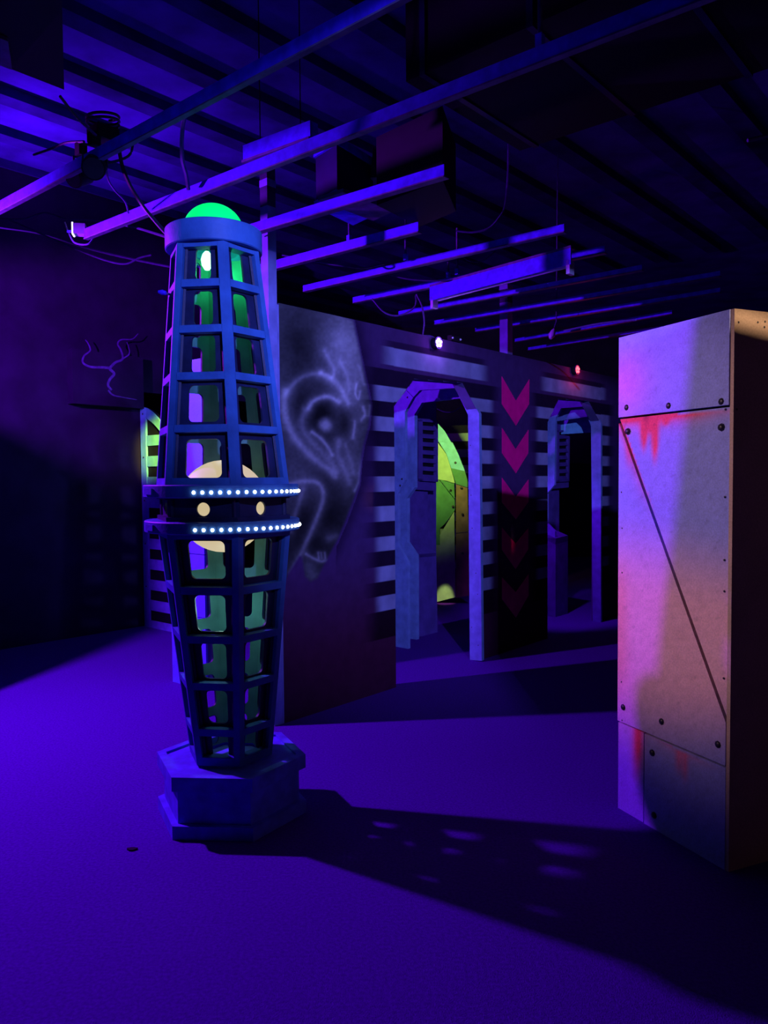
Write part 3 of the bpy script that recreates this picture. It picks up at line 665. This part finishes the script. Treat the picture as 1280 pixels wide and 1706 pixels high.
def storey(r0, z0, r1, z1, railz, wins, tag_):
    for k in range(6):
        fr = face_frame(k, r0, z0, r1, z1, 0.034); pt, wd, nn, e, Ls = fr
        ts = [(z - z0) / (z1 - z0) for z in railz]
        cells = []
        for i in range(5):
            tm = (ts[i] + ts[i + 1]) / 2; ww, hh = wins[i]
            cells.append((ts[i], ts[i + 1], rrect(ww, hh, 0.022)))
        holed_panel('lattice_panel', fr, cells, tower)
        fo = face_frame(k, r0, z0, r1, z1, 0.0); po, wo = fo[0], fo[1]
        for i, t in enumerate(ts):
            hh = 0.015 / Ls; lo, hi = max(0, t - hh), min(1, t + hh)
            if i == 0: hi = 0.035 / Ls
            if i == 5: lo = 1 - 0.03 / Ls
            a_ = [po(-wo(lo) / 2 + 0.024, lo), po(wo(lo) / 2 - 0.024, lo), po(wo(hi) / 2 - 0.024, hi), po(-wo(hi) / 2 + 0.024, hi)]
            obj('lattice_rail', MB().prism(a_, -nn * 0.040), M['tower'], tower)
        # corner post: an L made of two leaves that follow the edge
        c0, c1 = corner(k, r0, z0), corner(k, r1, z1)
        fp = face_frame(k - 1, r0, z0, r1, z1, 0.0)
        mb = MB(); w_ = 0.026
        i0, i1 = tc(z0), tc(z1)
        q0 = [c0, c0 + fo[3] * w_, c0 + fo[3] * w_ - fo[2] * 0.042, c0 + (i0 - c0) / np.linalg.norm(i0 - c0) * 0.045, c0 - fp[3] * w_ - fp[2] * 0.042, c0 - fp[3] * w_]
        q1 = [c1, c1 + fo[3] * w_, c1 + fo[3] * w_ - fo[2] * 0.042, c1 + (i1 - c1) / np.linalg.norm(i1 - c1) * 0.045, c1 - fp[3] * w_ - fp[2] * 0.042, c1 - fp[3] * w_]
        n = 6; mb.add(q0 + q1, [tuple(range(n)), tuple(range(2 * n - 1, n - 1, -1))] + [(i + n, (i + 1) % n + n, (i + 1) % n, i) for i in range(n)])
        obj('corner_post', mb, M['tower'], tower)
zl0, zl1 = 0.253, 1.222
lower_z = [zl0, 0.395, 0.590, 0.785, 0.985, zl1]
storey(RB, zl0, RM_, zl1, lower_z, [(0.072, 0.125), (0.088, 0.140), (0.104, 0.150), (0.125, 0.150), (0.148, 0.155)], 'lower')
zu0, zu1 = 1.40, 2.385
upper_z = [zu0, 1.630, 1.838, 2.026, 2.210, zu1]
storey(RM_, zu0, RT, zu1, upper_z, [(0.146, 0.155), (0.126, 0.148), (0.100, 0.152), (0.080, 0.140), (0.062, 0.135)], 'upper')
# middle drum with portholes
for k in range(6):
    fr = face_frame(k, RM_, 1.255, RM_, 1.366, 0.02)
    circ = [(0.027 * cos(2 * pi * i / 28 + 0.11), 0.027 * sin(2 * pi * i / 28 + 0.11)) for i in range(28)]
    holed_panel('drum_panel', fr, [(0.0, 1.0, circ)], tower)
    pt, wd, nn, e, Ls = face_frame(k, RM_, 1.255, RM_, 1.366, 0.0)
    for t0, t1 in ((0.0, 0.22), (0.84, 1.0)):
        obj('drum_rail', MB().prism([pt(-wd(0) / 2, t0), pt(wd(0) / 2, t0), pt(wd(0) / 2, t1), pt(-wd(0) / 2, t1)], -nn * 0.019), M['towerdark'], tower)
def annulus(name, z0, z1, ro, ri, m, parent, bev=0.004, n=72):
    c = tc(z0); mb = MB(); h = z1 - z0
    prof = [(ri, 0), (ro - bev, 0), (ro, bev), (ro, h - bev), (ro - bev, h), (ri, h)]; vs = []; fs = []
    for r, hh in prof:
        for i in range(n): vs.append(c + np.array([r * cos(2 * pi * i / n), r * sin(2 * pi * i / n), hh]))
    m_ = len(prof)
    for j in range(m_):
        for i in range(n): fs.append((j * n + i, j * n + (i + 1) % n, ((j + 1) % m_) * n + (i + 1) % n, ((j + 1) % m_) * n + i))
    return obj(name, mb.add(vs, fs), m, parent, smooth=True)
led_me = MB().lathe((0, 0, 0), [(0.003, -0.0062), (0.0062, -0.0024), (0.0062, 0.0024), (0.003, 0.0062)], 8)
LED = bpy.data.meshes.new('led'); LED.from_pydata(led_me.v, [], led_me.f); LED.materials.append(M['led'])
view = atan2(-TC[0], TC[1])
for z0, z1 in ((1.356, 1.408), (1.214, 1.262)):
    zc = (z0 + z1) / 2
    ring = annulus('light_ring', z0, z1, 0.322, 0.235, M['tower'], tower)
    obj('ring_band', MB().lathe(tc(zc - 0.008), [(0.323,0),(0.323,0.016)], 72), M['towerdark'], ring) if False else None
    for i in range(22):
        a_ = view + radians(-19 + 6.0 * i); p = tc(zc - 0.004) + np.array([sin(a_), -cos(a_), 0]) * 0.323
        put('led', LED, ring, Matrix.Translation(Vector([float(c) for c in p])))
    for dg in (-62, 118, 208):
        a_ = view + radians(dg); d_ = np.array([sin(a_), -cos(a_), 0]); e_ = np.array([cos(a_), sin(a_), 0])
        obj('joint_plate', MB().box(tc(zc) + d_ * 0.3245, d_ * 0.0035, e_ * 0.035, UP * 0.012), M['tower'], ring)
mb = MB(); prof = [(0.19 * sin(t), 0.20 - 0.195 * cos(t)) for t in np.linspace(0.05, pi - 0.05, 22)]
gl = obj('globe_lamp', mb.lathe(tc(1.115), prof, 36), M['globe'], tower, smooth=True)
# cap, dome, bulb
cap = annulus('top_cap', 2.375, 2.462, 0.199, 0.098, M['tower'], tower)
obj('dome', MB().lathe(tc(2.452), [(0.125, 0.0), (0.125, 0.012)] + [(0.125 * cos(t), 0.012 + 0.112 * sin(t)) for t in np.linspace(0.1, 1.5, 14)], 40), M['green'], tower, smooth=True)
obj('bulb', MB().lathe(ond(345, 436, 3.23) , [(0.010, -0.034), (0.022, -0.015), (0.025, 0.008), (0.018, 0.030), (0.008, 0.042)], 16), M['bulb'], tower, smooth=True)
obj('bulb_arm', MB().tube([ond(345, 436, 3.23) + UP * 0.03, ond(345, 436, 3.23) + UP * 0.09, tc(2.445)], 0.006), M['black'], tower)
lamp('dome_lamp', 'POINT', tuple(tc(2.30) + np.array([0.03, 0.05, 0])), 1.1, (0.03, 1.0, 0.28), 0.02)
lamp('globe_fill', 'POINT', tuple(tc(0.88)), 0.8, (0.5, 1.0, 0.95), 0.03)
lamp('globe_fill', 'POINT', tuple(tc(1.56)), 0.12, (0.4, 0.6, 1.0), 0.03)

# ------------------------------------------------------------------ ceiling rails (L angles), all running along IN
def angle_rail(label, p0, p1, z, h, w_=0.035, group='ceiling angle rails', more=0.0):
    A = onz(p0[0], p0[1], z); B = onz(p1[0], p1[1], z); d = B - A; d /= np.linalg.norm(d); B = B + d * more
    t = thing('ceiling_rail', label, 'rail', (A + B) / 2, group)
    back = U                                       # flange on the side away from the lamp
    obj('web', MB().prism([A, B, B + UP * h, A + UP * h], back * 0.004), M['rail'], t)
    obj('flange', MB().prism([A - back * 0.003, B - back * 0.003, B + back * w_, A + back * w_], (0, 0, -0.006)), M['raildim'], t)
    return t, A, B
RZ = 2.8
r0 = angle_rail('thick grey ceiling rail nearest the top left corner', (-40, 372), (690, -14), RZ, 0.05, 0.02, more=3.0)
r1 = angle_rail('longest violet ceiling rail crossing the whole top above the tower', (140, 397), (1200, -14), RZ, 0.052, 0.025, more=3.0)
r2 = angle_rail('ceiling rail behind the timber post beside the dark speaker box', (405, 392), (740, 292), RZ, 0.05, 0.04)
r3 = angle_rail('short bright violet ceiling rail right of the timber post', (428, 455), (697, 385), RZ, 0.052)
r4 = angle_rail('long broken violet ceiling rail above the strip light', (505, 485), (940, 385), RZ, 0.040)
r5 = angle_rail('ceiling rail carrying the violet strip light', (588, 504), (1008, 420), RZ, 0.040)
r6 = angle_rail('ceiling rail just under the violet strip light', (664, 525), (1070, 449), RZ, 0.032)
r7 = angle_rail('dim ceiling rail passing behind the far post head', (724, 540), (1200, 459), RZ, 0.032)
r8 = angle_rail('faint ceiling rail low above the red arrows', (792, 552), (1200, 486), RZ, 0.030)
r9 = angle_rail('thin ceiling rail above the red beacon', (858, 569), (1120, 522), RZ, 0.028)
r10 = angle_rail('farthest thin ceiling rail over the right portal', (880, 583), (1180, 535), RZ, 0.026)
# strip plate above the longest rail
A = onz(405, 268, 3.0); B = onz(517, 228, 3.0)
t = thing('batten_light', 'short unlit batten fixture above the longest ceiling rail', 'light', (A + B) / 2)
obj('housing', MB().prism([A, B, B + UP * 0.075, A + UP * 0.075], U * 0.05), M['rail'], t)
obj('tray', MB().prism([A - U * 0.01, B - U * 0.01, B + U * 0.07, A + U * 0.07], (0, 0, -0.012)), M['raildim'], t)
for q in (A * 0.8 + B * 0.2, A * 0.2 + B * 0.8): obj('hanger', MB().tube([q + U * 0.03, np.array([q[0] + U[0] * 0.03, q[1] + U[1] * 0.03, CZ])], 0.003), M['black'], t)
# ultraviolet strip light
A = onz(716, 501, 2.68); B = onz(951, 440, 2.68); dd = (B - A) / np.linalg.norm(B - A)
t = thing('strip_light', 'violet ultraviolet strip light with reflector hung under the ceiling rails', 'light', (A + B) / 2)
obj('reflector', MB().prism([A, B, B + UP * 0.095, A + UP * 0.095], U * 0.012), M['rail'], t)
obj('spine', MB().prism([A + UP * 0.095, B + UP * 0.095, B + UP * 0.11 , A + UP * 0.11], U * 0.06), M['raildim'], t)
obj('tube', MB().tube([A + U * 0.05 + UP * 0.01 + dd * 0.04, B + U * 0.05 + UP * 0.01 - dd * 0.04], 0.013, 10), M['white'], t, smooth=True)
for p in (A + dd * 0.02, B - dd * 0.02):
    obj('lampholder', MB().box(p + U * 0.03 - UP * 0.012, dd * 0.012, U * 0.03, UP * 0.04), M['white'], t)

# hanger rods
def rod(x, y0, y1, d, label, m='cable'):
    a_ = ond(x, y0, d); b_ = ond(x + 1, y1, d)
    t = thing('hanger_rod', label, 'rod', a_, 'hanger rods')
    obj('rod', MB().tube([np.array([b_[0], b_[1], b_[2]]), np.array([b_[0], b_[1], CZ if y0 < 0 else a_[2]])], 0.008, 6), M[m], t)
    obj('clip', MB().box(b_ + UP * 0.02, U * 0.012, N * 0.012, UP * 0.02), M['rail'], t)
rod(581, 342, 403, 4.9, 'hanger rod on the short bright rail, nearest the timber post')
rod(675, 366, 434, 5.0, 'hanger rod on the long broken rail under the speaker box')
rod(761, 380, 458, 5.3, 'hanger rod above the strip light left end', 'raildim')
rod(899, -60, 78, 2.62, 'dark hanger rod on the longest rail near the top edge', 'raildim')
rod(746, 437, 463, 5.6, 'short hanger stub beside the strip light left end', 'raildim')

# ducts and black boxes
def hbox(name, label, cat, c, hu, hn, z0, z1, m, extra=None):
    t = thing(name, label, cat, (c[0], c[1], z0)); c = np.array([c[0], c[1], 0])
    obj('body', MB().box(c + UP * (z0 + z1) / 2, U * hu, N * hn, UP * (z1 - z0) / 2), m, t)
    return t
t = thing('air_duct', 'black duct box filling the top left corner', 'duct', (-1.6, 3.0, 2.66))
dc = np.array([-1.0, 2.48, 2.66])
dv = np.array([0.374, -0.928, 0]); dq = [dc, dc - U * 0.9, dc - U * 0.9 + dv * 0.8, dc + dv * 0.8]
obj('body', MB().prism(dq, (0, 0, CZ - 2.66 - 0.002)), M['black'], t)
gc_ = dc - U * 0.42 + dv * 0.10 - UP * 0.006
obj('grille', MB().box(gc_, U * 0.26, dv * 0.08, UP * 0.005), M['raildim'], t)
for i in range(4): obj('vane', MB().box(gc_ - UP * 0.012 + U * (-0.18 + 0.12 * i), U * 0.04, dv * 0.07, UP * 0.007), M['black'], t)
# duct drop beside the timber post
t = thing('air_duct', 'violet-edged sheet metal duct drop right of the timber post', 'duct', onz(585, 330, 2.98))
K = ond(562, 325, 4.25); K0 = ond(527, 333, 4.42); K1 = ond(622, 312, 4.55)
ka = K0 - K; ka[2] = 0; kb = K1 - K; kb[2] = 0; zk = K[2]
obj('body', MB().prism([np.array([*(K[:2]), zk]), np.array([*((K + ka)[:2]), zk]), np.array([*((K + ka + kb)[:2]), zk]), np.array([*((K + kb)[:2]), zk])], (0, 0, 0.30)), M['duct'], t)
for zz, h_ in ((zk - 0.004, 0.03), (zk + 0.27, 0.045)):
    obj('collar', MB().prism([np.array([*((K - ka * 0.04 - kb * 0.04)[:2]), zz]), np.array([*((K + ka * 1.04 - kb * 0.04)[:2]), zz]), np.array([*((K + ka * 1.04 + kb * 1.04)[:2]), zz]), np.array([*((K - ka * 0.04 + kb * 1.04)[:2]), zz])], (0, 0, h_)), M['rail'], t)
obj('elbow', MB().prism([ond(622, 245, 4.5), ond(684, 285, 4.5), ond(684, 292, 4.5), ond(617, 296, 4.5)], (0.05, 0.35, 0)), M['duct'], t)
obj('flange_plate', MB().prism([onz(530, 334, 2.96), onz(572, 320, 2.96), onz(656, 352, 2.96), onz(622, 368, 2.96)], (0, 0, 0.02)), M['raildim'], t)
# big black speaker box with a pale device on it
A_ = onz(640, 352, 2.85); t = thing('speaker_box', 'black hanging speaker box behind the ceiling rails with pale device fixed to it', 'speaker', onz(690, 340, 2.85))
obj('cabinet', MB().prism([onz(628, 342, 2.86), onz(738, 300, 2.86), onz(760, 352, 2.86), onz(700, 378, 2.86)], (0, 0, 0.35)), M['black'], t)
q = [ond(711, 312, CZ), ond(731, 308, CZ), ond(734, 333, CZ), ond(714, 337, CZ)]
obj('device', MB().prism(q, (0, 0.05, 0)), M['cable'], t)
obj('device_jack', MB().prism([ond(724, 335, CZ), ond(729, 334, CZ), ond(730, 343, CZ), ond(725, 344, CZ)], (0, 0.03, 0)), M['cable'], t)
t = hbox('air_duct', 'long black duct run overhead at upper right', 'duct', (1.35, 3.2), 0.5, 1.2, 3.25, CZ - 0.25, M['black'])
for i in range(5): obj('duct_seam', MB().box(np.array([1.35, 3.2, 3.57]) + N * (-1.1 + 0.55 * i), U * 0.508, N * 0.015, UP * 0.328), M['duct'], t)
t = hbox('speaker_box', 'black speaker box by the right edge above the riveted block', 'speaker', (2.25, 3.6), 0.22, 0.3, 2.86, 3.2, M['black'])
obj('bracket', MB().tube([ond(1246, 234, 3.2), ond(1282, 226, 3.2)], 0.008), M['cable'], t)
obj('bracket_arm', MB().tube([ond(1282, 226, 3.2), np.array([2.05, 3.5, 3.0])], 0.008), M['cabledark'], t)

# spotlights on the first rail
def spot_can(p, aim, label, r=0.045, L_=0.13, m='black', face='whiteglow'):
    p = np.array(p); aim = np.array(aim) / np.linalg.norm(aim)
    t = thing('stage_spotlight', label, 'spotlight', p, 'black stage spotlights on the first rail')
    obj('can', MB().lathe(p, [(r * 0.7, -L_ / 2), (r, -L_ / 4), (r, L_ / 2 - 0.004)], 20, 0, aim), M[m], t, smooth=True)
    obj('lens', MB().lathe(p + aim * (L_ / 2 - 0.002), [(r * 0.86, 0), (r * 0.86, 0.004)], 20, 0, aim), M['rivet'], t)
    obj('yoke', MB().tube([p + np.cross(aim, UP) * r * 1.1, p + np.cross(aim, UP) * r * 1.1 + UP * 0.09, p - np.cross(aim, UP) * r * 1.1 + UP * 0.09, p - np.cross(aim, UP) * r * 1.1], 0.007), M['cabledark'], t)
    obj('clamp', MB().box(p + UP * 0.115, U * 0.02, N * 0.02, UP * 0.028), M['black'], t)
pa = ond(136, 292, 3.58); pb = ond(158, 277, 3.40); pc_ = ond(172, 226, 3.45)
spot_can(pa, (-0.3, -0.8, -0.5), 'black stage spotlight, lower left of the pair on the thick rail')
spot_can(pb, (0.2, -0.8, -0.45), 'black stage spotlight, right of the pair on the thick rail', 0.05)
t = thing('junction_box', 'black junction box with a cable coil on top of the thick rail', 'box', pc_)
obj('case', MB().box(pc_, U * 0.05, N * 0.05, UP * 0.03), M['black'], t)
obj('coil', MB().tube([pc_ + np.array([0.07 * cos(a_), 0.05 * sin(a_), 0.045 + 0.003 * a_]) for a_ in np.linspace(0, 14, 50)], 0.006), M['cabledark'], t)
# small floodlight at the end of the longest rail
p = ond(133, 383, 4.55); t = thing('floodlight', 'small white floodlight at the left end of the longest ceiling rail', 'light', p)
ax = np.array([-0.97, -0.2, 0]); ax /= np.linalg.norm(ax); ay = np.cross(UP, ax)
obj('housing', MB().box(p, ax * 0.034, ay * 0.03, UP * 0.030), M['white'], t)
obj('lens', MB().box(p + ax * 0.036, ax * 0.004, ay * 0.03, UP * 0.034), M['whiteglow'], t)
obj('bracket', MB().tube([p - ax * 0.03, p - ax * 0.08 - UP * 0.01], 0.012), M['rail'], t)
obj('knob', MB().lathe(p + ax * 0.04 - UP * 0.012, [(0.008, 0), (0.008, 0.03)], 10, 0, ax), M['rail'], t)
# sensor arm left of the tower
p = ond(270, 487, 3.2)
t = obj('side_sensor', MB().lathe(p, [(0.005, -0.016), (0.011, 0), (0.008, 0.016)], 12, 0, (1, 0, -0.2)), M['rail'], tower, smooth=True)
obj('sensor_bracket', MB().tube([p, ond(285, 491, 3.22), ond(306, 494, 3.26)], 0.005), M['cable'], t)

# beacons on the mural wall
def beacon(x, y, label, glow, col, pw):
    p = onp(x, y, W0 + N * 0.05, N); t = thing('beacon', label, 'lamp', p - N * 0.05)
    obj('base', MB().lathe(p - N * 0.049, [(0.040, 0), (0.040, 0.03), (0.032, 0.04)], 20, 0, N), M['black'], t, smooth=True)
    for i in range(5):
        a_ = 2 * pi * i / 5 + 0.4; q = p + (U * cos(a_) + UP * sin(a_)) * 0.022 - N * 0.006
        obj('emitter', MB().lathe(q, [(0.013, 0), (0.010, 0.010), (0.004, 0.014)], 10, 0, N), M[glow], t)
    ring_ = MB(); ring_.tube([p - N * 0.004 + (U * cos(a_) + UP * sin(a_)) * 0.041 for a_ in np.linspace(0, 2 * pi, 25)], 0.004); obj('bezel', ring_, M['cable'], t)
    lamp('beacon_light', 'POINT', tuple(p + N * 0.06), pw, col, 0.03)
beacon(732, 571, 'glowing violet beacon above the left portal', 'uvglow', (0.5, 0.15, 1.0), 1.6)
beacon(963, 616, 'glowing red beacon above the right portal', 'redglow', (1.0, 0.04, 0.08), 1.6)
p = onp(768, 573, W0 + N * 0.03, N); p[2] = 2.45
t = thing('sensor', 'small black sensor box on the wall top right of the violet beacon', 'sensor', p)
obj('case', MB().box(p + IN * 0.06 + UP * 0.02, U * 0.06, N * 0.02, UP * 0.02), M['black'], t)
for dx in (-0.05, 0.05): obj('eye', MB().lathe(p + IN * 0.06 + UP * 0.02 + U * dx + N * 0.02, [(0.008, 0), (0.006, 0.008)], 8, 0, N), M['white'], t)
p = ond(920, 557, 6.4); t = thing('sensor', 'small pale sensor hanging from the thin far rail', 'sensor', p)
obj('head', MB().lathe(p, [(0.012, -0.04), (0.028, -0.01), (0.02, 0.03), (0.008, 0.05)], 12, 0, (0.4, 0.2, 0.9)), M['white'], t, smooth=True)
obj('stem', MB().tube([p + np.array([0.015, 0.01, 0.04]), p + np.array([0.04, 0.02, 0.11]), p + np.array([0.05, 0.02, CZ - p[2]])], 0.005), M['cable'], t)

# ------------------------------------------------------------------ cables
def cable(pts, label, r=0.006, m='cable'):
    P = smoothline([ond(*q) for q in pts], 7)
    o = obj('cable', MB().tube(P, r, 5), M[m], smooth=True, loc=Vector([float(c) for c in P[0]]))
    return tag(o, label, 'cable', 'cables under the ceiling')
cable([(310, 180, 3.4), (304, 215, 3.5), (303, 260, 3.6), (310, 290, 3.7), (314, 316, 3.75)], 'violet cable dropping from the thick rail to the longest rail', 0.010)
cable([(180, 240, 3.6), (178, 290, 3.7), (190, 315, 3.8), (208, 335, 3.9), (214, 355, 4.0)], 'grey cable looping down from the spotlight pair', 0.005)
cable([(198, 245, 3.5), (205, 280, 3.5), (220, 315, 3.5), (240, 345, 3.5), (262, 372, 3.45), (279, 391, 3.4)], 'black cable running down to the tower cap', 0.009, 'cabledark')
cable([(0, 365, 4.9), (40, 365, 4.9), (75, 355, 4.9), (110, 365, 4.9), (160, 368, 4.7), (220, 378, 4.4), (278, 395, 3.5)], 'grey cable sagging from the left edge to the tower', 0.006, 'cabledim')
cable([(15, 366, 5.2), (60, 386, 5.2), (110, 408, 5.2), (170, 432, 5.2), (208, 440, 5.2), (232, 430, 5.2), (252, 425, 5.2)], 'long drooping grey cable at the left below the floodlight', 0.006, 'cabledim')
cable([(0, 379, 5.6), (70, 390, 5.6), (150, 415, 5.6), (230, 434, 5.6), (290, 446, 5.6)], 'straight dim cable crossing the left wall', 0.008, 'cabledim')
cable([(108, 370, 4.6), (114, 386, 4.62), (124, 404, 4.55), (146, 407, 4.5), (158, 393, 4.5)], 'thin cable looped under the small floodlight', 0.005)
cable([(100, 160, 3.0), (128, 195, 3.1), (160, 225, 3.3)], 'dark cable rising to the upper left duct', 0.006, 'cabledark')
cable([(56, 258, 3.9), (85, 248, 3.8), (110, 238, 3.7), (140, 236, 3.5)], 'black cable lying along the lit ceiling', 0.006, 'cabledark')
cable([(180, 272, 3.5), (205, 265, 3.5), (218, 255, 3.5), (222, 232, 3.5)], 'short black cable beside the spotlight pair', 0.006, 'cabledark')
cable([(470, 425, 5.0), (520, 435, 5.0), (570, 443, 5.0), (605, 447, 5.1), (640, 440, 5.2)], 'grey cable lying under the short bright rail', 0.006)
cable([(585, 468, 5.5), (612, 450, 5.4), (622, 443, 5.3)], 'short violet cable on the long broken rail', 0.006)
cable([(640, 455, 5.3), (680, 465, 5.3), (725, 468, 5.3), (760, 466, 5.3)], 'cable looping beneath the long broken rail', 0.005)
cable([(620, 498, 5.6), (640, 520, 5.6), (662, 526, 5.6), (685, 517, 5.6), (693, 505, 5.6), (693, 492, 5.5)], 'cable loop left of the strip light', 0.006)
cable([(694, 490, 5.5), (703, 510, 5.5), (707, 535, 5.55), (705, 557, 5.6)], 'cable dropping from the strip light to the violet beacon', 0.006)
cable([(706, 559, 5.58), (718, 560, 5.6), (729, 566, 5.58)], 'short lead into the violet beacon', 0.005)
cable([(760, 385, 5.2), (790, 387, 5.2), (815, 380, 5.2), (832, 362, 5.2), (841, 344, 5.2), (846, 300, 5.2), (848, 226, 5.2)], 'violet cable hanging in a loop right of the speaker box', 0.007)
cable([(768, 426, 5.2), (785, 436, 5.2), (805, 434, 5.2), (822, 422, 5.2), (830, 412, 5.2)], 'thin cable loop above the strip light', 0.005)
cable([(765, 430, 5.3), (800, 420, 5.3), (825, 408, 5.3)], 'thin tight cable above the strip light', 0.004)
cable([(940, 551, 5.75), (1000, 539, 5.4), (1060, 533, 5.0)], 'bright thin cable over the red beacon', 0.006)
cable([(728, 681, 7.4), (740, 686, 7.4), (755, 686, 7.4), (768, 678, 7.4)], 'thin cable inside the left portal', 0.004)
# scrap on the carpet
p = onz(220, 1416); mb = MB(); 
mb.prism([p + np.array([0.020 * cos(a_) * (1 + 0.3 * sin(3 * a_)), 0.012 * sin(a_), 0.0]) for a_ in np.linspace(0, 2 * pi, 11)[:-1]], (0, 0, 0.006))
tag(obj('scrap', mb, M['black'], loc=Vector([float(c) for c in p])), 'tiny dark scrap lying on the carpet left of the tower', 'scrap')
